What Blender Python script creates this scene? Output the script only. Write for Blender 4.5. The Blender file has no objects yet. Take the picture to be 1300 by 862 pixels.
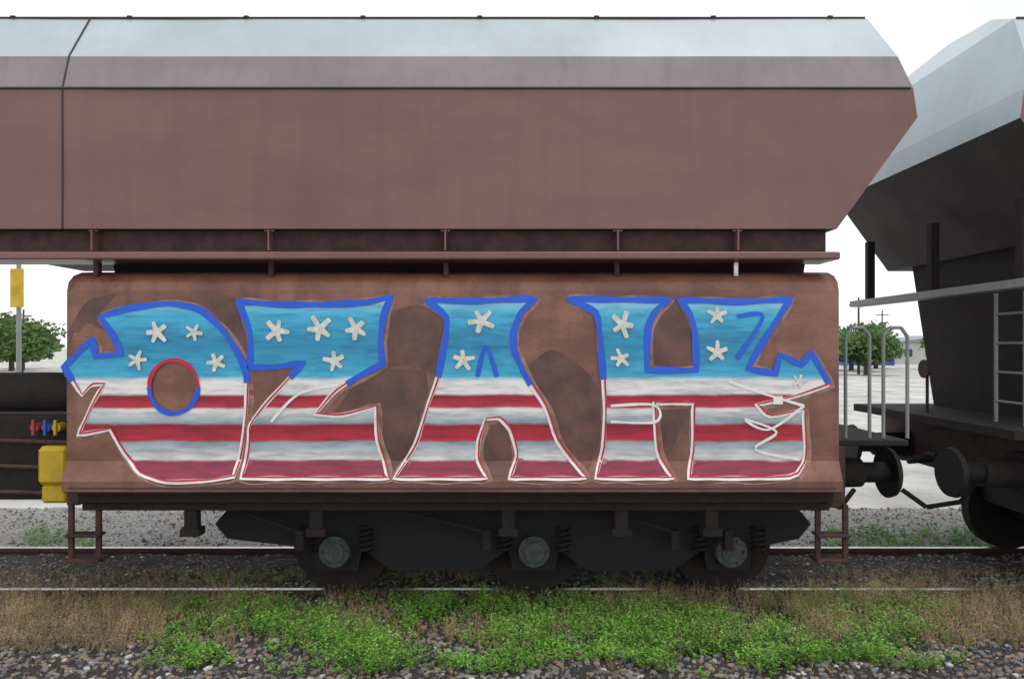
import bpy, bmesh, math, random
from mathutils import Vector, noise
from mathutils.geometry import tessellate_polygon
random.seed(4)
R=math.radians
sc=bpy.context.scene; C=sc.collection
F=900.0; CZ=2.07; HY=440.0
# ---------- camera, sky, sun, exposure
cam=bpy.data.cameras.new('camera'); co=bpy.data.objects.new('camera',cam); C.objects.link(co); sc.camera=co
co.location=(0,0,CZ); co.rotation_euler=(R(90),0,0); cam.sensor_width=36; cam.lens=36*F/1300; cam.shift_y=9/1300; cam.clip_end=2000
w=bpy.data.worlds.new("World"); sc.world=w; w.use_nodes=True
nt=w.node_tree; bg=nt.nodes['Background']
sky=nt.nodes.new('ShaderNodeTexSky'); sky.sky_type='NISHITA'; sky.sun_disc=False
sky.sun_elevation=R(72); sky.sun_rotation=R(160); sky.dust_density=6; sky.ozone_density=1
mix=nt.nodes.new('ShaderNodeMixRGB'); mix.inputs[0].default_value=.86
tc=nt.nodes.new('ShaderNodeTexCoord'); cn=nt.nodes.new('ShaderNodeTexNoise'); cn.inputs['Scale'].default_value=2.6; cn.inputs['Detail'].default_value=5
cr=nt.nodes.new('ShaderNodeValToRGB'); cr.color_ramp.elements[0].position=.35; cr.color_ramp.elements[0].color=(8.0,8.3,8.5,1); cr.color_ramp.elements[1].position=.62; cr.color_ramp.elements[1].color=(11,11.2,11.4,1)
nt.links.new(tc.outputs['Generated'],cn.inputs['Vector']); nt.links.new(cn.outputs['Fac'],cr.inputs[0])
nt.links.new(sky.outputs[0],mix.inputs[1]); nt.links.new(cr.outputs[0],mix.inputs[2]); nt.links.new(mix.outputs[0],bg.inputs[0])
bg.inputs[1].default_value=.12
sl=bpy.data.lights.new('sun','SUN'); sl.energy=.7; sl.angle=R(14); sl.color=(1,.97,.92)
so=bpy.data.objects.new('sun',sl); C.objects.link(so); so.rotation_euler=(R(12),R(14),0)
sc.view_settings.view_transform='Standard'; sc.view_settings.look='None'; sc.view_settings.gamma=1; sc.view_settings.exposure=.12
try: sc.view_settings.use_curve_mapping=False
except: pass

# ---------- materials
def mat(name,col,rough=.6,metal=0,var=.25,scale=4,bump=0,bscale=60,col2=None,stretch=(1,1,1),coat=0,streak=0,scol=(.1,.04,.025)):
    m=bpy.data.materials.new(name); m.use_nodes=True; n=m.node_tree; p=n.nodes['Principled BSDF']
    p.inputs['Roughness'].default_value=rough; p.inputs['Metallic'].default_value=metal
    if coat: p.inputs['Coat Weight'].default_value=coat; p.inputs['Coat Roughness'].default_value=.3
    t=n.nodes.new('ShaderNodeTexCoord'); mp=n.nodes.new('ShaderNodeMapping'); mp.inputs['Scale'].default_value=stretch
    ns=n.nodes.new('ShaderNodeTexNoise'); ns.inputs['Scale'].default_value=scale; ns.inputs['Detail'].default_value=8; ns.inputs['Roughness'].default_value=.62
    rp=n.nodes.new('ShaderNodeValToRGB'); c2=col2 or tuple(c*(1-var) for c in col)
    rp.color_ramp.elements[0].position=.38; rp.color_ramp.elements[1].position=.64
    rp.color_ramp.elements[0].color=(*c2,1); rp.color_ramp.elements[1].color=(*col,1)
    n.links.new(t.outputs['Object'],mp.inputs[0]); n.links.new(mp.outputs[0],ns.inputs['Vector']); n.links.new(ns.outputs['Fac'],rp.inputs[0]); n.links.new(rp.outputs[0],p.inputs['Base Color'])
    if streak:
        for sc3,lo,hi,am in(((9,9,.5),.50,.72,streak),((30,30,30),.64,.70,streak*1.1),((.9,1,7),.5,.75,streak*.5)):
            m3=n.nodes.new('ShaderNodeMapping'); m3.inputs['Scale'].default_value=sc3; n.links.new(t.outputs['Object'],m3.inputs[0])
            n3=n.nodes.new('ShaderNodeTexNoise'); n3.inputs['Scale'].default_value=1; n3.inputs['Detail'].default_value=7; n.links.new(m3.outputs[0],n3.inputs['Vector'])
            k3=n.nodes.new('ShaderNodeMapRange'); k3.inputs[1].default_value=lo; k3.inputs[2].default_value=hi; k3.inputs[4].default_value=am; n.links.new(n3.outputs['Fac'],k3.inputs[0])
            x3=n.nodes.new('ShaderNodeMixRGB'); x3.inputs[2].default_value=(*scol,1); n.links.new(k3.outputs[0],x3.inputs[0])
            n.links.new(p.inputs['Base Color'].links[0].from_socket,x3.inputs[1]); n.links.new(x3.outputs[0],p.inputs['Base Color'])
    if bump:
        b=n.nodes.new('ShaderNodeBump'); b.inputs['Strength'].default_value=bump; b.inputs['Distance'].default_value=.02
        n2=n.nodes.new('ShaderNodeTexNoise'); n2.inputs['Scale'].default_value=bscale; n2.inputs['Detail'].default_value=6
        n.links.new(mp.outputs[0],n2.inputs['Vector']); n.links.new(n2.outputs['Fac'],b.inputs['Height']); n.links.new(b.outputs[0],p.inputs['Normal'])
    return m
M={}
M['brown']=mat('brown_paint',(.195,.092,.078),.33,0,.2,.9,.06,3,stretch=(1,1,2.2),streak=.28,scol=(.12,.05,.04))
M['brownlow']=mat('brown_weathered_paint',(.26,.115,.078),.42,0,.3,2.2,.08,20,col2=(.15,.06,.043),stretch=(1,1,2),streak=.45,scol=(.07,.03,.022))
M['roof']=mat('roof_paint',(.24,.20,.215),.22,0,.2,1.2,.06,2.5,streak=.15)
M['rust']=mat('rusty_steel',(.075,.035,.028),.8,0,.5,9,.3,50)
M['dark']=mat('grimy_steel',(.012,.010,.009),.85,.1,.5,9,.3,50,col2=(.022,.014,.011))
M['black']=mat('black_steel',(.006,.006,.007),.75,.0,.3,9,.2,50)
M['steel']=mat('worn_steel',(.55,.54,.53),.3,.9,.4,20)
M['hub']=mat('axle_box_grey',(.07,.085,.08),.5,.2,.5,16,.2,60)
M['pale']=mat('skylit_roof_paint',(.42,.49,.53),.22,0,.15,1.2,.05,2.5,streak=.15,scol=(.3,.32,.33))  # grey-blue roof colour, lightened for sky reflected on upward slopes
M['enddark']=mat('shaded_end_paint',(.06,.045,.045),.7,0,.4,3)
M['seam']=mat('seam_dark',(.05,.04,.045),.7)
M['blue']=mat('blue_spray',(.004,.10,.66),.3,0,.12,6)
M['white']=mat('white_spray',(.86,.84,.82),.35,0,.15,14)
M['red']=mat('red_spray',(.55,.008,.035),.3,0,.2,14)
M['halo']=mat('pink_brown_overspray',(.36,.21,.17),.5,0,.5,7,col2=(.20,.09,.065))
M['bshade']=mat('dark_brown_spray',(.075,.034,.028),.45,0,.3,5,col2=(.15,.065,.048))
M['star']=mat('star_spray',(.74,.72,.64),.5,0,.3,22)
M['yellow']=mat('yellow_paint',(.62,.42,.015),.45,0,.3,5)
M['grey']=mat('grey_paint',(.26,.27,.28),.45,0,.2,3,streak=.3,scol=(.1,.07,.06))
M['greyd']=mat('dirty_wagon_side',(.13,.105,.10),.45,0,.3,2,streak=.5,scol=(.045,.03,.026))
M['sleeper']=mat('tarred_timber',(.07,.055,.042),.9,0,.5,8,.5,50,stretch=(6,1,1))
M['ballast']=mat('ballast_ground',(.50,.48,.46),.95,0,.5,38,1.0,70,col2=(.15,.14,.13))
M['soil']=mat('dark_soil_gravel',(.075,.068,.062),.95,0,.6,45,1.0,90,col2=(.03,.026,.024))
M['pave']=mat('pale_yard',(.60,.59,.56),.9,0,.3,.5,.5,50,col2=(.36,.35,.33),streak=.15,scol=(.2,.19,.17))
M['stone']=mat('gravel_stones',(.27,.26,.25),.85,0,.6,9,col2=(.07,.065,.066))
M['stone2']=mat('tan_stones',(.34,.25,.17),.85,0,.5,12)
M['leafA']=mat('weed_green',(.13,.38,.025),.6,0,.55,4)
M['leafB']=mat('weed_light',(.27,.46,.09),.6,0,.5,4)
M['dry']=mat('dry_weed',(.46,.34,.18),.8,0,.55,6)
M['tree']=mat('tree_leaf',(.10,.19,.04),.8,0,.5,2)
M['bark']=mat('bark',(.09,.07,.05),.9)
M['cblue']=mat('container_blue',(.03,.12,.45),.5)
M['cred']=mat('container_red',(.4,.05,.04),.5)
M['conc']=mat('pale_wall',(.5,.5,.48),.8)
M['glass']=mat('window_glass',(.03,.04,.05),.1)
M['rubber']=mat('rubber',(.015,.015,.015),.8)

def lin(y0,y1): # stripe heights on the panel plane
    return CZ-(y0-HY)*5.3/F
def stripes():
    m=bpy.data.materials.new('graffiti_fill'); m.use_nodes=True; n=m.node_tree; L=n.links; p=n.nodes['Principled BSDF']; p.inputs['Roughness'].default_value=.42
    t=n.nodes.new('ShaderNodeTexCoord'); s=n.nodes.new('ShaderNodeSeparateXYZ'); L.new(t.outputs['Object'],s.inputs[0])
    ns=n.nodes.new('ShaderNodeTexNoise'); ns.inputs['Scale'].default_value=3.5; ns.inputs['Detail'].default_value=3; L.new(t.outputs['Object'],ns.inputs['Vector'])
    wob=n.nodes.new('ShaderNodeMath'); wob.operation='MULTIPLY_ADD'; wob.inputs[1].default_value=.03; L.new(ns.outputs['Fac'],wob.inputs[0]); L.new(s.outputs['Z'],wob.inputs[2])
    zt=CZ-(380-HY)*5.3/F; zb=CZ-(612-HY)*5.3/F
    mr=n.nodes.new('ShaderNodeMapRange'); mr.inputs[1].default_value=zt+.018; mr.inputs[2].default_value=zb+.018; L.new(wob.outputs[0],mr.inputs[0])
    rp=n.nodes.new('ShaderNodeValToRGB'); rp.color_ramp.interpolation='LINEAR'
    sky1=(.05,.44,.68,1);sky2=(.015,.25,.45,1);wh=(.80,.77,.74,1);rd=(.34,.006,.02,1);tw=(.30,.40,.44,1);cr_=(.24,.015,.045,1)
    st=[(380,(.34,.62,.72,1)),(400,sky1),(440,sky2),(478,sky1),(484,wh),(500,wh),(503,rd),(517,(.52,.03,.06,1)),(520,wh),(537,tw),(540,rd),(559,(.50,.02,.05,1)),(562,tw),(583,wh),(586,cr_),(612,(.30,.03,.07,1))]
    e=rp.color_ramp.elements
    while len(e)>1: e.remove(e[0])
    for i,(y,c) in enumerate(st):
        q=e[0] if i==0 else e.new((y-380)/232)
        q.position=(y-380)/232; q.color=c
    L.new(mr.outputs[0],rp.inputs[0])
    n2=n.nodes.new('ShaderNodeTexNoise'); n2.inputs['Scale'].default_value=5; n2.inputs['Detail'].default_value=9
    mp=n.nodes.new('ShaderNodeMapping'); mp.inputs['Scale'].default_value=(1,1,6); L.new(t.outputs['Object'],mp.inputs[0]); L.new(mp.outputs[0],n2.inputs['Vector'])
    r2=n.nodes.new('ShaderNodeValToRGB'); r2.color_ramp.elements[0].position=.35; r2.color_ramp.elements[0].color=(.66,.68,.72,1); r2.color_ramp.elements[1].position=.58; r2.color_ramp.elements[1].color=(1.0,1,1,1); L.new(n2.outputs['Fac'],r2.inputs[0])
    mx=n.nodes.new('ShaderNodeMixRGB'); mx.blend_type='MULTIPLY'; mx.inputs[0].default_value=1; L.new(rp.outputs[0],mx.inputs[1]); L.new(r2.outputs[0],mx.inputs[2]); L.new(mx.outputs[0],p.inputs['Base Color'])
    return m
M['fill']=stripes()

# ---------- helpers
def W(px,py,d): return Vector(((px-650)/F*d,d,CZ-(py-HY)/F*d))
def obj(name,bm,m,parent=None,smooth=False):
    me=bpy.data.meshes.new(name)
    if smooth:
        for f in bm.faces: f.smooth=True
    bm.to_mesh(me); bm.free()
    for q in (m if isinstance(m,list) else [m]): me.materials.append(M[q])
    o=bpy.data.objects.new(name,me); C.objects.link(o)
    if parent: o.parent=parent
    return o
def tag(o,label,cat,group=None,kind=None):
    if label: o['label']=label
    if cat: o['category']=cat
    if group: o['group']=group
    if kind: o['kind']=kind
    return o
def thing(name,label,cat,group=None,loc=(0,0,0)):
    o=bpy.data.objects.new(name,None); C.objects.link(o); o.location=loc; o.empty_display_size=.1
    return tag(o,label,cat,group)
def box(bm,x0,x1,y0,y1,z0,z1,bev=.006):
    r=bmesh.ops.create_cube(bm,size=1)['verts']
    for v in r: v.co=Vector(((x0+x1)/2+v.co.x*(x1-x0),(y0+y1)/2+v.co.y*(y1-y0),(z0+z1)/2+v.co.z*(z1-z0)))
    if bev:
        es=list({e for v in r for e in v.link_edges})
        bmesh.ops.bevel(bm,geom=es,offset=min(bev,.3*min(abs(x1-x0),abs(y1-y0),abs(z1-z0))),segments=1,affect='EDGES')
def cyl(bm,a,b,r0,r1=None,n=20):
    a=Vector(a);b=Vector(b);r1=r0 if r1 is None else r1
    d=(b-a); q=d.to_track_quat('Z','Y'); vs=[]
    for p,r in((a,r0),(b,r1)):
        vs.append([bm.verts.new(p+q@Vector((r*math.cos(2*math.pi*i/n),r*math.sin(2*math.pi*i/n),0))) for i in range(n)])
    for i in range(n): bm.faces.new((vs[0][i],vs[0][(i+1)%n],vs[1][(i+1)%n],vs[1][i]))
    bm.faces.new(vs[0][::-1]); bm.faces.new(vs[1])
def prism(bm,pts,y0,y1): # xz outline extruded in y
    a=[bm.verts.new((x,y0,z)) for x,z in pts]; b=[bm.verts.new((x,y1,z)) for x,z in pts]; n=len(pts)
    for i in range(n): bm.faces.new((a[i],a[(i+1)%n],b[(i+1)%n],b[i]))
    bm.faces.new(a[::-1]); bm.faces.new(b); bmesh.ops.recalc_face_normals(bm,faces=bm.faces[:])
def spline(pts,closed=False,n=8):
    P=[Vector((p[0],p[1],0)) for p in pts]; out=[]; N=len(P)
    for i in range(N if closed else N-1):
        g=(lambda k:P[k%N]) if closed else (lambda k:P[max(0,min(N-1,k))])
        p0,p1,p2,p3=g(i-1),g(i),g(i+1),g(i+2)
        for k in range(n):
            t=k/n; out.append(.5*((2*p1)+(p2-p0)*t+(2*p0-5*p1+4*p2-p3)*t*t+(3*p1-p0-3*p2+p3)*t**3))
    if not closed: out.append(P[-1])
    return [(v.x,v.y) for v in out]

# ---------- ground
def grid(name,x0,x1,y0,y1,nx,ny,z,amp,m,sc_=2):
    bm=bmesh.new(); V=[[bm.verts.new((x0+(x1-x0)*i/nx,y0+(y1-y0)*j/ny,z+amp*noise.noise(Vector((x0+(x1-x0)*i/nx,y0+(y1-y0)*j/ny,z))*sc_))) for i in range(nx+1)] for j in range(ny+1)]
    for j in range(ny):
        for i in range(nx): bm.faces.new((V[j][i],V[j][i+1],V[j+1][i+1],V[j+1][i]))
    o=obj(name,bm,m,smooth=True); o['kind']='structure'; return o
grid('ground',-600,600,-20,900,2,2,-.27,0,'pave')
grid('trackside_soil',-9,9,1.5,7.24,240,90,-.05,.03,'soil',4)
grid('track_bed',-20,20,7.2,9.4,240,40,-.07,.03,'ballast',4)
Yn,Yf=6.05,7.3
def rail(Y,label):
    bm=bmesh.new()
    pr=[(-.07,-.155),(.07,-.155),(.07,-.14),(.012,-.12),(.012,-.04),(.035,-.03),(.035,-.006),(.028,0),(-.028,0),(-.035,-.006),(-.035,-.03),(-.012,-.04),(-.012,-.12),(-.07,-.14)]
    a=[bm.verts.new((-15,Y+y,z)) for y,z in pr]; b=[bm.verts.new((15,Y+y,z)) for y,z in pr]
    for i in range(len(pr)): bm.faces.new((a[i],a[(i+1)%14],b[(i+1)%14],b[i]))
    bm.faces.new(a); bm.faces.new(b[::-1]); bmesh.ops.recalc_face_normals(bm,faces=bm.faces[:])
    t=thing('rail',label,'rail','rails of the track under the wagons'); obj('rail_web',bm,'rust',t)
    bm=bmesh.new(); box(bm,-15,15,Y-.026,Y+.026,.001,.004,0); obj('running_surface',bm,'steel',t)
rail(Yn,'rusty rail with bright top nearest the weeds, passing in front of the wheels')
rail(Yf,'far rail with bright top seen beneath the wagon, edge of the pale ballast')
# ---------- wagon body
HALF=[(5.3,2.95),(5.3,4.0),(5.38,4.27),(5.65,4.68),(6.1,4.88),(6.8,4.96)]
def prof():
    a=HALF; return a+[(13.6-y,z) for y,z in a[-2::-1]]
def inset(z):
    t=[(2.0,.95),(2.95,.6),(3.78,0),(4.0,.03),(4.27,.1),(4.68,.2),(4.96,.38)]
    for (a,b),(c,d) in zip(t,t[1:]):
        if a<=z<=c: return b+(d-b)*(z-a)/(c-a)
    return t[-1][1]
def wagon_body(t,xl,xr,cl):
    bm=bmesh.new(); half=[(5.3,2.95),(5.3,3.3),(5.3,3.78)]+HALF[1:]; pr=half+[(13.6-y,z) for y,z in half[-2::-1]]
    n=48; rows=[]
    for y,z in pr:
        a=xl+inset(z); b=xr-inset(z)
        rows.append([bm.verts.new((a+(b-a)*i/n,y+.006*noise.noise(Vector((i*.25,z*2,y)))*(1 if y<6 else 0),z)) for i in range(n+1)])
    for j in range(len(pr)-1):
        for i in range(n):
            f=bm.faces.new((rows[j][i],rows[j][i+1],rows[j+1][i+1],rows[j+1][i])); zz=(pr[j][1]+pr[j+1][1])/2
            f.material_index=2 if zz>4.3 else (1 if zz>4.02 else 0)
    m=len(pr)
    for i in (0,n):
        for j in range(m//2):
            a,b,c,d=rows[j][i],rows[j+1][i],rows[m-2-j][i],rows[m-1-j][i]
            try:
                f=bm.faces.new([v for v in dict.fromkeys((a,b,c,d))]); f.material_index=2 if pr[j][1]>3.7 else 3  # upper end slope takes the pale tone with sky light painted in
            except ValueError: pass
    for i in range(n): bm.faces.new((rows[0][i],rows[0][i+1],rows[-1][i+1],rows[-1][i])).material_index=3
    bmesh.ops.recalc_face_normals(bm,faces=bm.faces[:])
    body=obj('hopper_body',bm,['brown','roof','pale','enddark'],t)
    # lower chute between body and frame
    bm=bmesh.new(); z0=.85
    cx0=cl+.06;cx1=xr-.64
    a=[(cx0,5.70,2.955),(cx1,5.70,2.955),(cx1,7.9,2.955),(cx0,7.9,2.955)]; b=[(cx0+.3,5.75,z0),(cx1-.3,5.75,z0),(cx1-.3,7.85,z0),(cx0+.3,7.85,z0)]
    A=[bm.verts.new(v) for v in a]; B=[bm.verts.new(v) for v in b]
    for i in range(4): bm.faces.new((A[i],A[(i+1)%4],B[(i+1)%4],B[i]))
    bmesh.ops.recalc_face_normals(bm,faces=bm.faces[:]); obj('chute',bm,'dark',t)
    # recessed girder and ledge
    bm=bmesh.new(); box(bm,xl+.64,xr-.64,5.40,5.60,2.775,2.948,0); obj('side_girder',bm,'rust',t)
    bm=bmesh.new(); box(bm,xl+.5,xr-.6,5.24,5.6,2.715,2.772,.01); obj('ledge',bm,'brown',t)
    # lip and seam strips
    bm=bmesh.new(); box(bm,xl+.06,xr-.05,5.285,5.31,3.992,4.006,.003); obj('side_lip',bm,'seam',t)
    bm=bmesh.new(); cyl(bm,(xl+.22,5.65,4.685),(xr-.22,5.65,4.685),.011,n=8)
    for i in range(9):
        x=xl+.7+i*(xr-xl-1.2)/8; box(bm,x-.02,x+.02,5.63,5.68,4.685,4.699,.003)
    obj('roof_edge_rail',bm,'seam',t)
    return body
def bogie(t,xs,x0,x1):
    g=bmesh.new(); c=(x0+x1)/2
    pts=[(x0,.62),(x0+.1,.74),(x1-.1,.74),(x1,.62),(x1-.1,.50)]
    for i in range(len(xs)-1,-1,-1):
        pts+=[(xs[i]+.2,.42),(xs[i]+.17,.24),(xs[i]-.17,.24),(xs[i]-.2,.42)]
        if i: pts+=[((xs[i]+xs[i-1])/2+.35,.24),((xs[i]+xs[i-1])/2-.35,.24)]
    pts+=[(x0+.1,.50)]
    prism(g,pts,5.80,5.88); f=obj('bogie_frame',g,'black',t)
    g=bmesh.new(); box(g,x0+.3,x1-.3,5.9,7.5,.5,.7); obj('bolster',g,'black',t)
    for x in xs:
        g=bmesh.new(); cyl(g,(x,6.0,.42),(x,6.12,.42),.42,n=40); cyl(g,(x,6.118,.42),(x,6.15,.42),.445,n=40); cyl(g,(x,7.27,.42),(x,7.39,.42),.42,n=40); cyl(g,(x,5.9,.42),(x,7.3,.42),.08)
        wh=obj('wheelset',g,'dark',t)
        g=bmesh.new(); cyl(g,(x,5.70,.42),(x,5.9,.42),.125,.14,24); cyl(g,(x,5.685,.42),(x,5.70,.42),.08)
        for k in range(6):
            a=k*math.pi/3; cyl(g,(x+.1*math.cos(a),5.68,.42+.1*math.sin(a)),(x+.1*math.cos(a),5.71,.42+.1*math.sin(a)),.014,n=6)
        obj('axle_box',g,'hub',wh)
        for s in(-1,1):
            g=bmesh.new()
            last=None
            for k in range(61):
                a=k/61*math.pi*2*5; p=Vector((x+s*.24+.05*math.cos(a),5.76+.05*math.sin(a),.40+k/61*.22))
                if last: cyl(g,last,p,.012,n=6)
                last=p
            obj('spring',g,'dark',t)
def buffers(t,x,s,z=1.02):
    for y in(5.93,7.67):
        g=bmesh.new(); cyl(g,(x,y,z),(x+s*.34,y,z),.13,.12,28); cyl(g,(x-s*.002,y,z),(x+s*.03,y,z),.18,.18,28)
        b=obj('buffer',g,'dark',t)
        g=bmesh.new(); cyl(g,(x+s*.34,y,z),(x+s*.56,y,z),.085,n=24); cyl(g,(x+s*.56,y,z),(x+s*.60,y,z),.21,.20,36); obj('buffer_head',g,'black',b)
    g=bmesh.new(); cyl(g,(x,6.8,z),(x+s*.45,6.8,z-.04),.035); cyl(g,(x+s*.2,6.72,z),(x+s*.2,6.88,z),.05)
    obj('coupling_hook',g,'black',t)
    g=bmesh.new(); P=[Vector((x+s*.02,6.4,z-.12)),Vector((x+s*.2,6.4,z-.35)),Vector((x+s*.45,6.5,z-.42)),Vector((x+s*.62,6.6,z-.28))]
    for a,b in zip(P,P[1:]): cyl(g,a,b,.022,n=10)
    obj('brake_hose',g,'rubber',t)

# main wagon
T=thing('hopper_wagon','brown covered hopper wagon filling the view with stars and stripes graffiti on its lower side','freight wagon','wagons of the train')
XL,XR=-5.6,3.03
wagon_body(T,XL,XR,-3.3)
# vertical seam near left
g=bmesh.new()
for (y0,z0),(y1,z1) in zip(HALF[:4],HALF[1:4]):
    cyl(g,(-3.36,y0-.003,z0),(-3.36,y1-.003,z1),.007,n=6)
obj('panel_seam',g,'seam',T)
for px in(-75,115,340,565,785,938):
    x=(px-650)/F*5.3
    g=bmesh.new(); box(g,x-.006,x+.006,5.31,5.40,2.79,2.945,0); box(g,x-.035,x+.035,5.33,5.4,2.935,2.947,0); obj('stiffener',g,'brown',T)
    g=bmesh.new(); box(g,x-.018,x+.018,5.36,5.42,2.60,2.713,.004); obj('bracket',g,'steel' if px==938 else 'rust',T)
# lower panel (side skirt), rounded shoulder at top, flared foot
x0,x1=(85-650)/F*5.3,(1065-650)/F*5.3
zz=lambda y:CZ-(y-HY)*5.3/F
pf=[(5.62,zz(340)),(5.48,zz(343)),(5.38,zz(349)),(5.32,zz(358)),(5.3,zz(369)),(5.3,zz(470)),(5.3,zz(585)),(5.235,zz(609)),(5.235,zz(622)),(5.3,zz(626))]
g=bmesh.new(); n=60; rows=[[g.verts.new((x0+(x1-x0)*i/n,y+(.005*noise.noise(Vector((i*.2,z*3,1))) if 2.0<z<2.4 or z<1.9 else 0),z)) for i in range(n+1)] for y,z in pf]
for j in range(len(pf)-1):
    for i in range(n): f=g.faces.new((rows[j][i],rows[j][i+1],rows[j+1][i+1],rows[j+1][i])); f.smooth=j<4
for i in(0,n):
    b=[g.verts.new((rows[j][i].co.x,5.68,rows[j][i].co.z)) for j in(0,len(pf)-1)]
    g.faces.new([rows[j][i] for j in range(len(pf))]+[b[1],b[0]])
bmesh.ops.recalc_face_normals(g,faces=g.faces[:])
skirt=obj('side_panel',g,'brownlow',T)
# graffiti letters
def surfY(z): return 5.3 if z>zz(585) else 5.3-.065*min(1,(zz(585)-z)/(zz(585)-zz(609)))
def sheet(name,poly,m,off,parent,hole=None):
    g=bmesh.new(); loops=[[Vector((x,y,0)) for x,y in poly]]
    if hole: loops.append([Vector((x,y,0)) for x,y in hole])
    flat=[v for l in loops for v in l]; tri=tessellate_polygon(loops)
    V=[g.verts.new((v.x,v.y,0)) for v in flat]
    for t in tri:
        try: g.faces.new([V[i] for i in t])
        except ValueError: pass
    bmesh.ops.bisect_plane(g,geom=g.verts[:]+g.edges[:]+g.faces[:],plane_co=(0,585,0),plane_no=(0,1,0))
    for v in g.verts:
        z=zz(v.co.y); v.co=Vector(((v.co.x-650)/F*5.3,surfY(z)-off,z))
    bmesh.ops.recalc_face_normals(g,faces=g.faces[:])
    return obj(name,g,m,parent)
def stroke(pts,wd,closed=False,sm=True):
    pts=spline(pts,closed,6) if sm else pts
    out=[]; N=len(pts)
    quads=[]
    L=[];Rr=[]
    for i,p in enumerate(pts):
        a=pts[(i-1)%N] if (closed or i) else p; b=pts[(i+1)%N] if (closed or i<N-1) else p
        dx,dy=b[0]-a[0],b[1]-a[1]; l=math.hypot(dx,dy) or 1; k=wd/2*(1+.18*math.sin(i*.7))
        L.append((p[0]-dy/l*k,p[1]+dx/l*k)); Rr.append((p[0]+dy/l*k,p[1]-dx/l*k))
    for i in range(N if closed else N-1): quads.append((L[i],L[(i+1)%N],Rr[(i+1)%N],Rr[i]))
    return quads
def strokes(name,lst,m,off,parent):
    g=bmesh.new()
    for q in lst:
        for qi,quad in enumerate(q):
            ys=[p[1] for p in quad]
            vs=[]
            for x,y in quad:
                z=zz(y); vs.append(g.verts.new(((x-650)/F*5.3,surfY(z)-off-(qi%9)*.00012,z)))
            try: g.faces.new(vs)
            except ValueError: pass
    bmesh.ops.recalc_face_normals(g,faces=g.faces[:])
    return obj(name,g,m,parent)
def circ(cx,cy,rx,ry,n=36): return [(cx+rx*math.cos(2*math.pi*i/n),cy+ry*math.sin(2*math.pi*i/n)) for i in range(n)]
LET=[
 ([(127,402),(165,391),(215,385),(255,392),(285,420),(305,452),(314,475),(313,520),(307,570),(300,603),(270,608),(215,610),(180,600),(158,575),(140,545),(100,552),(118,512),(132,488),(116,488),(104,502),(82,466),(118,430),(122,452),(156,450),(143,424)],circ(221,491,31,34)),
 ([(303,383),(350,387),(420,387),(470,384),(497,376),(487,400),(483,432),(486,462),(455,478),(425,496),(400,526),(433,528),(477,516),(479,560),(494,605),(310,605),(316,565),(316,540),(338,512),(362,486),(386,460),(350,466),(318,466),(318,420)],None),
 ([(541,381),(600,383),(680,379),(661,396),(652,420),(652,445),(668,480),(692,515),(706,560),(742,605),(647,605),(657,578),(648,545),(634,530),(616,532),(607,560),(606,585),(618,605),(502,605),(528,565),(543,515),(556,480),(566,430),(568,402)],None),
 ([(720,379),(790,381),(850,381),(832,394),(822,415),(821,470),(884,470),(882,420),(876,398),(862,381),(940,384),(1003,380),(982,412),(948,468),(984,474),(990,450),(1016,463),(1030,448),(1052,488),(1004,505),(960,514),(975,530),(1020,520),(1022,585),(1004,605),(872,605),(879,575),(880,512),(830,512),(833,575),(851,605),(755,605),(766,570),(768,510),(762,430),(758,396)],None)]
z585=585
def rnd(poly,keep=62):
    out=[]; N=len(poly)
    for i in range(N):
        a,p,b=poly[i-1],poly[i],poly[(i+1)%N]
        u=(p[0]-a[0],p[1]-a[1]); v=(b[0]-p[0],b[1]-p[1]); an=abs(math.degrees(math.atan2(u[0]*v[1]-u[1]*v[0],u[0]*v[0]+u[1]*v[1])))
        if an>keep: out.append(p)
        else:
            for t in(.75,1): out.append((a[0]+u[0]*t,a[1]+u[1]*t)) if t<1 else None
            m=((out[-1][0]+p[0]*2+p[0]+v[0]*.25)/4,(out[-1][1]+p[1]*2+p[1]+v[1]*.25)/4); out.append(m); out.append((p[0]+v[0]*.25,p[1]+v[1]*.25))
    return out
for k,(poly,hole) in enumerate(LET):
    poly=rnd(poly)
    L=sheet('graffiti_letter',poly,'fill',.004,T,hole)
    # dense smooth-ish loop, split into runs above / below the colour change
    D=[]
    for i,p in enumerate(poly):
        q=poly[(i+1)%len(poly)]; ns_=max(1,int(math.hypot(q[0]-p[0],q[1]-p[1])/7))
        D+=[(p[0]+(q[0]-p[0])*j/ns_,p[1]+(q[1]-p[1])*j/ns_) for j in range(ns_)]
    strokes('overspray',[stroke([(x+2,y+1) for x,y in D]+[D[0]],12,sm=False)],'halo',.0018,L)
    lab=[y<486 for x,y in D]; st=next((i for i in range(len(D)) if lab[i]!=lab[i-1]),0); D=D[st:]+D[:st]; lab=lab[st:]+lab[:st]
    runs=[]
    for p,l in zip(D,lab):
        if runs and runs[-1][0]==l: runs[-1][1].append(p)
        else: runs.append([l,[p]])
    for i,(l,ps) in enumerate(runs):
        ps=ps+[runs[(i+1)%len(runs)][1][0]]
        if len(ps)<3: continue
        e=.0004*i
        if l: strokes('blue_outline',[stroke(ps,8,sm=False)],'blue',.007+e,L)
        else:
            strokes('white_outline',[stroke(ps,5.2,sm=False)],'white',.0072+e,L); strokes('red_outline',[stroke([(x+1.5,y-1.5) for x,y in ps],2,sm=False)],'red',.0102+e,L)
    if hole:
        h=hole+[hole[0]]
        strokes('ring_outline',[stroke(h[:19],6,sm=False)],'blue',.009,L); strokes('ring_outline',[stroke(h[18:],5,sm=False)],'red',.009,L)
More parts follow.
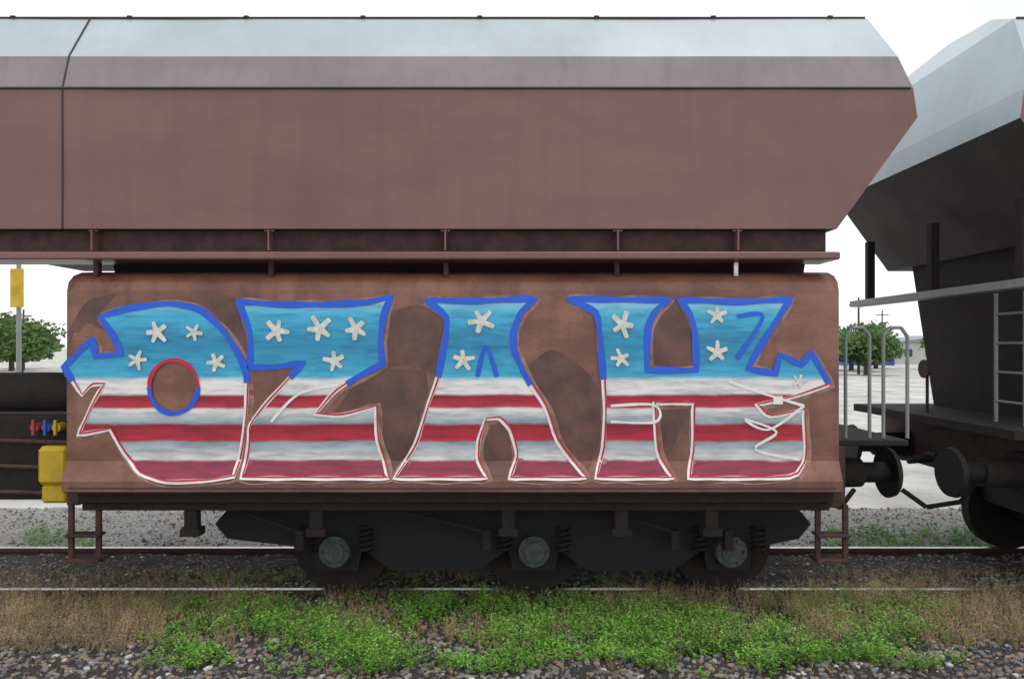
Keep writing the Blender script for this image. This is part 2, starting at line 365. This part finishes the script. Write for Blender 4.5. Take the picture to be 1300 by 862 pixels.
for pts in [[(262,380),(300,378),(314,440),(318,470),(300,440),(285,415)],[(318,470),(352,468),(340,500),(325,528),(318,520)],[(420,530),(455,480),(490,468),(540,470),(545,500),(530,560),(500,600),(486,560),(480,515)],[(488,440),(496,395),(530,386),(566,400),(562,440),(552,475),(520,462),(490,466)],[(612,532),(634,530),(652,560),(650,600),(625,604),(608,580)],[(664,470),(700,440),(745,470),(764,500),(762,560),(745,600),(712,560)],[(834,515),(876,515),(874,570),(866,602),(850,600),(836,570)],[(824,410),(840,392),(862,386),(878,420),(880,466),(824,466)],[(86,420),(110,380),(150,372),(128,396),(138,425),(118,424),(88,455)]]:
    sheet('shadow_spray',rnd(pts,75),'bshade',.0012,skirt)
def star(cx,cy,r,rot):
    out=[]
    for i in range(5):
        a=rot+i*2*math.pi/5+random.uniform(-.12,.12); rr=r*random.uniform(.8,1.08); ux,uy=math.sin(a),-math.cos(a); w_=r*random.uniform(.13,.19)
        out+=[(cx+ux*rr*.93+uy*w_,cy+uy*rr*.93-ux*w_),(cx+ux*rr,cy+uy*rr),(cx+ux*rr*.93-uy*w_,cy+uy*rr*.93+ux*w_)]
        h=a+math.pi/5; out.append((cx+math.sin(h)*r*.34,cy-math.cos(h)*r*.34))
    return out
for cx,cy,r in[(200,422,16),(175,457,13),(247,422,12),(275,460,14),(352,420,17),(406,418,18),(452,418,17),(425,458,15),(611,408,17),(588,457,15),(790,412,17),(788,455,13),(910,400,14),(910,447,15),(1014,484,10)]:
    sheet('painted_star',star(cx,cy,r,random.uniform(-.45,.45)),'star',.0125,skirt)
for k,p in enumerate([
 [(925,484),(970,500),(1020,515)],[(1020,515),(975,545),(945,532),(985,548),(958,570),(1015,583)],[(345,535),(380,500),(430,488)],[(775,515),(830,514),(832,535),(775,535)],]): strokes('spray_line',[stroke(p,3.2)],'white',.0135+.0004*k,skirt)
for p in [[(935,402),(968,402),(935,455)],[(606,478),(617,440),(631,478)]]: strokes('spray_line',[stroke(p,5)],'blue',.0115,skirt)
# small stencils: a worn data plate and marks
g=bmesh.new(); box(g,1.95,2.02,5.285,5.298,1.64,1.70,.001); obj('data_plate',g,'white',T)
# sill and underframe
g=bmesh.new(); box(g,x0+.05,x1-.02,5.34,5.5,zz(640),zz(626)-.002); box(g,x0+.05,x1-.02,5.4,5.5,zz(652),zz(640)-.003); obj('sole_bar',g,'dark',T)
for px in(240,400,645,790,905):
    x=(px-650)/F*5.4; g=bmesh.new(); box(g,x-.05,x+.05,5.42,5.5,.66,.83); box(g,x-.075,x+.075,5.40,5.52,.62,.68); obj('door_hinge',g,'dark',T)
xs=[(p-650)/F*5.72 for p in(425,678,928)]
bogie(T,xs,xs[0]-1.0,xs[-1]+.68)
g=bmesh.new(); box(g,x0-.1,x0+.0,5.45,8.1,.85,1.3); obj('headstock',g,'rust',T)
g=bmesh.new(); box(g,x1+.0+.003,x1+.12,5.45,8.1,.83,1.3); obj('headstock',g,'rust',T)
buffers(T,x1+.12,1)
for xx in(x0+.0,x1-.05):
    g=bmesh.new(); box(g,xx-.07,xx-.03,5.42,5.45,.42,.86,.004); box(g,xx+.14,xx+.18,5.42,5.45,.42,.86,.004); box(g,xx-.07,xx+.18,5.38,5.55,.42,.45,.004); box(g,xx-.07,xx+.18,5.38,5.5,.62,.64,.004); obj('step',g,'rust',T)
g=bmesh.new(); box(g,x1,XR+.05,5.5,8.1,1.30,1.345); obj('end_platform',g,'dark',T)
for xx in(x1+.2,x1+.5):
    g=bmesh.new(); P=[(xx,5.62,1.345),(xx,5.62,2.15),(xx+.05,5.62,2.22),(xx+.14,5.62,2.22),(xx+.19,5.62,2.15),(xx+.19,5.62,1.345)]
    for a,b in zip(P,P[1:]): cyl(g,a,b,.014,n=10)
    obj('handrail',g,'grey',T)

g=bmesh.new(); box(g,XL+1.0,x0-.104,5.6,7.9,.86,1.52,.01); obj('underframe',g,'dark',T)
g=bmesh.new(); box(g,-3.66,-3.42,5.45,5.596,1.0,1.30,.03); box(g,-3.64,-3.44,5.47,5.59,.86,1.0,.02); obj('valve_box',g,'yellow',T)
g=bmesh.new(); cyl(g,(-3.95,5.75,1.72),(-3.95,6.6,1.72),.0,.0,6) if 0 else cyl(g,(-4.3,5.8,1.70),(-3.5,5.8,1.70),.16,.16,28); obj('air_tank',g,'dark',T)
for dx,m_ in((0,'cred'),(.09,'cblue'),(.17,'yellow')):
    g=bmesh.new(); cyl(g,(-3.72+dx,5.52,1.44),(-3.72+dx,5.6,1.44),.035,n=16); box(g,-3.73+dx,-3.71+dx,5.50,5.519,1.38,1.5,.002); obj('brake_lever',g,m_,T)
for z_ in(1.15,1.35,.95):
    g=bmesh.new(); cyl(g,(-4.6,5.55,z_),(x0-.11,5.55,z_-.03),.018,n=10); obj('pipe',g,'rust',T)
g=bmesh.new()
for k in range(1):
    cyl(g,(x0+.05,5.23,zz(617)),(x1-.05,5.23,zz(617)),.006,n=6)
obj('foot_seam',g,'seam',T)
# brake rigging and door gear under the sill
for px,l in((300,.5),(505,.7),(760,.6),(860,.4)):
    x=(px-650)/F*5.6; g=bmesh.new(); cyl(g,(x,5.6,.78),(x+l,5.62,.60),.016,n=8); box(g,x+l-.03,x+l+.04,5.58,5.66,.46,.62); obj('brake_rod',g,'dark',T)
# second wagon, right
T2=thing('hopper_wagon','dark grey-brown hopper wagon at the right, sloping end and buffers facing the painted one','freight wagon','wagons of the train')
X2=3.80
wagon_body(T2,X2,X2+7.8,X2+.6)
g=bmesh.new(); box(g,X2+1.45,X2+7.1,5.35,8.25,.85,2.55); obj('side_panel',g,'greyd',T2)
g=bmesh.new(); box(g,X2+.15,X2+.3,5.32,8.3,2.53,2.60); obj('end_ledge',g,'grey',T2)
for y in(5.6,6.8,8.0):
    g=bmesh.new(); box(g,X2+.2,X2+.28,y-.04,y+.04,2.60,3.25); obj('end_post',g,'dark',T2)
g=bmesh.new(); box(g,X2+.45,X2+.66,5.4,8.1,.85,1.3); obj('headstock',g,'rust',T2)
g=bmesh.new(); box(g,X2+.1,X2+1.44,5.5,8.1,1.34,1.42); obj('end_platform',g,'dark',T2)
buffers(T2,X2+.45,-1)
for y in(5.8,6.15):
    g=bmesh.new(); cyl(g,(X2+.4,y,1.42),(X2+.4,y,2.53),.016,n=10); obj('ladder_rail',g,'grey',T2)
for k in range(4):
    g=bmesh.new(); cyl(g,(X2+.4,5.8,1.6+.25*k),(X2+.4,6.15,1.6+.25*k),.012,n=8); obj('rung',g,'grey',T2)
for y in(5.9,6.6,7.3,7.9):
    g=bmesh.new(); box(g,X2+1.39,X2+1.447,y-.03,y+.03,1.43,2.52,.004); obj('end_rib',g,'greyd',T2)
g=bmesh.new(); cyl(g,(X2+.3,7.0,1.42),(X2+.3,7.0,1.85),.015,n=8); cyl(g,(X2+.26,7.0,1.85),(X2+.28,7.0,1.85),.09,n=24); obj('brake_wheel',g,'rust',T2)
bogie(T2,[X2+1.3,X2+3.0],X2+.7,X2+3.6)

# ---------- background seen through the gaps
def crown_tree(x,y,h,r,label):
    t=thing('tree',label,'tree','distant trees behind the yard',(x,y,-.27))
    g=bmesh.new(); cyl(g,(0,0,0),(0,0,h*.6),.25,.12,10)
    for k in range(5):
        a=k*1.26; cyl(g,(0,0,h*.35),(r*.6*math.cos(a),r*.6*math.sin(a),h*.7),.08,.03,6)
    obj('trunk',g,'bark',t)
    g=bmesh.new()
    for k in range(2600):
        u=Vector((random.gauss(0,1),random.gauss(0,1),random.gauss(0,1))).normalized()*(random.random()**.4)
        u*=1+.5*noise.noise(u*2.2+Vector((x,y,0)))
        c=Vector((u.x*r,u.y*r,h*.62+u.z*h*.38)); s=random.uniform(.14,.32)
        q=Vector((random.random()-.5,random.random()-.5,random.random()-.5)).normalized(); e=q.orthogonal().normalized()
        g.faces.new([g.verts.new(c+e*s),g.verts.new(c+q*s),g.verts.new(c-e*s)])
    obj('crown',g,'tree',t)
crown_tree(33.5,70,3.6,2.6,'small round tree beyond the yard, in the gap between the two wagons')
crown_tree(39,76,3.0,2.4,'lower bushy tree right of the round one, in the gap between wagons')
crown_tree(-52,75,3.4,2.6,'distant bushy tree beyond the yard at the left edge')
def building(x,y,w_,d,h,label):
    t=thing('shed',label,'building',None,(x,y,-.27))
    g=bmesh.new(); box(g,-w_/2,w_/2,0,d,0,h,0); obj('wall',g,'conc',t)
    g=bmesh.new(); prism(g,[(-w_/2-.3,h+.003),(w_/2+.3,h+.003),(0,h+1.0)],-.3,d+.3); obj('roof',g,'grey',t)
    for k in range(4):
        xx=-w_/2+w_*(k+.5)/4; g=bmesh.new(); box(g,xx-.5,xx+.5,-.05,-.003,1.0,2.0,0); obj('window',g,'glass',t)
for k,(x_,y_,h_,r_) in enumerate([(29,58,3.6,2.4),(45,72,4.2,3.0),(33,66,4.6,2.6)]):
    crown_tree(x_,y_,h_,r_,['nearest dark green tree left in the gap, close to the painted wagon','rounded tree farthest right, seen behind the handrails','tallest tree of the gap, between its neighbours'][k])
crown_tree(-43,62,4.6,3.2,'broad bushy tree left of the yellow sign post')
crown_tree(-48,68,5.2,3.2,'tall tree at the very left edge of the view')
building(58,95,13,8,2.9,'low pale shed far away in the gap right of the painted wagon')
def container(x,y,m,label):
    t=thing('container',label,'container',None,(x,y,-.27)); g=bmesh.new(); box(g,-3,3,0,2.4,0,2.4,0)
    obj('shell',g,m,t); g=bmesh.new()
    for k in range(20): box(g,-2.9+k*.3,-2.78+k*.3,-.04,-.002,.12,2.28,0)
    obj('corrugation',g,m,t)
container(44.5,88,'cblue','small blue steel container far away in the gap right of the painted wagon')
t=thing('sign_post','slim post with a yellow panel at the left edge beyond the wagon','post',None,(-9.6,13.8,-.27))  # plain post for the yellow sign panel, carries no lamp
g=bmesh.new(); cyl(g,(0,0,0),(0,0,4.0),.05,.04); obj('pole',g,'grey',t)
g=bmesh.new(); box(g,-.13,.13,-.06,-.041,2.9+.2,3.75+.1,.01); obj('sign_panel',g,'yellow',t)

# ---------- gravel and weeds
def pxd(px,d): return (px-650)/F*d
g=bmesh.new()
def stone(g,x,y,z,s,mi):
    v=bmesh.ops.create_icosphere(g,subdivisions=1,radius=s)['verts']; sx,sy,sz=random.uniform(.7,1.4),random.uniform(.7,1.2),random.uniform(.45,.8); a=random.random()*3
    for q in v:
        c=q.co*(1+random.uniform(-.2,.2)); c=Vector((c.x*sx,c.y*sy,c.z*sz)); q.co=Vector((x+c.x*math.cos(a)-c.y*math.sin(a),y+c.x*math.sin(a)+c.y*math.cos(a),z+c.z))
    for q in v:
        for f in q.link_faces: f.material_index=mi
gb=[bmesh.new() for _ in range(1)]
# fast stones: copy an icosphere template
tpl=bmesh.new(); bmesh.ops.create_icosphere(tpl,subdivisions=1,radius=1); tv=[v.co.copy() for v in tpl.verts]; tf=[[v.index for v in f.verts] for f in tpl.faces]; tpl.free(); g.free()
V=[];Fc=[];MI=[]
for k in range(19000):
    d=3.9+random.random()**1.1*3.3 if k<15500 else random.uniform(7.4,9.4); x=random.uniform(-1,1)*d*.78
    s=random.uniform(.006,.019)*(1.3 if d<5.2 else 1); sx,sy,sz=random.uniform(.7,1.5),random.uniform(.7,1.2),random.uniform(.45,.85); a=random.random()*6.3; ca,sa=math.cos(a),math.sin(a); b=len(V)
    zb=(-.05+.03*noise.noise(Vector((x,d,-.05))*4)) if d<7.22 else -.065
    if abs(d-6.05)<.08: continue
    for c in tv:
        r=s*(1+random.uniform(-.22,.22)); cx,cy=c.x*r*sx,c.y*r*sy; V.append((x+cx*ca-cy*sa,d+cx*sa+cy*ca,zb+s*.25+c.z*r*sz))
    mi=2 if random.random()<.06 else (1 if random.random()<.3 else 0)
    for f in tf: Fc.append([i+b for i in f]); MI.append(mi)
me=bpy.data.meshes.new('gravel'); me.from_pydata(V,[],Fc); me.polygons.foreach_set('material_index',MI)
for q in('stone','stone2','pave'): me.materials.append(M[q])
o=bpy.data.objects.new('gravel',me); C.objects.link(o); tag(o,'loose grey and tan gravel covering the trackside in front of the wagon','gravel',kind='stuff')
def weeds(name,n,fn,m,label,cat,leaf,hmax,wide):
    V=[];Fc=[];MI=[]
    for k in range(n):
        px=random.uniform(-40,1340); d=random.uniform(4.5,6.6); v=fn(px,d)
        if random.random()>v: continue
        x=pxd(px,d); z0=-.055; H=hmax*random.uniform(.4,1)*(.5+.5*v)
        for s in range(random.randint(3,5)):
            a=random.random()*6.3; lean=random.uniform(.1,wide); tip=Vector((x+math.cos(a)*lean*H,d+math.sin(a)*lean*H,z0+H*random.uniform(.6,1))); bse=Vector((x,d,z0))
            w_=.0013; b=len(V); V+= [bse+Vector((w_,0,0)),bse-Vector((w_,0,0)),tip]; Fc.append((b,b+1,b+2)); MI.append(1 if len(m)>1 else 0)
            for l in range(random.randint(6,9)):
                p=bse.lerp(tip,random.uniform(.25,1.02)); aa=random.random()*6.3; s_=leaf*random.uniform(.6,1.3)
                e=Vector((math.cos(aa),math.sin(aa),random.uniform(-.3,.7))).normalized(); q=e.cross(Vector((random.uniform(-.6,.6),random.uniform(-.6,.6),1))).normalized()
                b=len(V); V+=[p,p+e*s_*.6+q*s_*.3,p+e*s_*1.2,p+e*s_*.6-q*s_*.3]; Fc.append((b,b+1,b+2,b+3)); MI.append(random.randint(0,len(m)-1))
    me=bpy.data.meshes.new(name); me.from_pydata(V,[],Fc); me.polygons.foreach_set('material_index',MI)
    for q in m: me.materials.append(M[q])
    o=bpy.data.objects.new(name,me); C.objects.link(o); tag(o,label,cat,kind='stuff')
def gd(px,d):
    v=noise.noise(Vector((px*.008,d*1.6,3)))*1.0+noise.noise(Vector((px*.03,d*5,8)))*.5
    cx=1.0 if 270<px<1130 else max(0,1-min(abs(px-270),abs(px-1130))/110); front=4.62+.3*noise.noise(Vector((px*.006,0,5)))
    if d<front: return 0
    return max(0,min(1,(.5+v*1.3)*cx))*(1 if d<5.9 else .1)
def dd(px,d):
    v=noise.noise(Vector((px*.01,d*1.3,13))); side=.85 if (px<300 or px>1000) else .35
    if d<4.95+.2*noise.noise(Vector((px*.01,0,1))): return .02
    return max(0,min(1,side+v*.8))*(1 if d<6.0 else .3)
weeds('weeds',14500,gd,['leafA','leafB'],'low bright green leafy weeds growing along the rail in the foreground','weeds',.019,.2,.75)
weeds('dry_weeds',13000,dd,['dry'],'dry brown withered weeds among gravel along the nearest rail','dry weeds',.009,.27,.5)

def gf(px,d): return .8 if (1050<px<1260 or 30<px<120) and 7.4<d<8.2 else 0
_u=random.uniform
def far_uniform(a,b):
    return _u(7.4,8.2) if (a,b)==(4.5,6.6) else _u(a,b)
random.uniform=far_uniform
weeds('weeds',1700,gf,['leafA','leafB'],'small green tufts growing beyond the far rail below the buffers','weeds',.02,.13,.8)
random.uniform=_u

for px,d,h in((1090,60,6.5),(1120,90,7),(30,70,6)):
    t=thing('utility_pole',{1090:'thin utility pole with crossarm left in the gap between wagons',1120:'farther thin pole with crossarm right in the gap between wagons',30:'thin utility pole with crossarm beyond the left end'}[px],'pole',None,(pxd(px,d),d,-.27))
    g=bmesh.new(); cyl(g,(0,0,0),(0,0,h),.12,.08,8); obj('pole',g,'bark',t)
    g=bmesh.new(); box(g,-.8,.8,-.06,.06,h-.7,h-.58,.01); obj('crossarm',g,'bark',t)
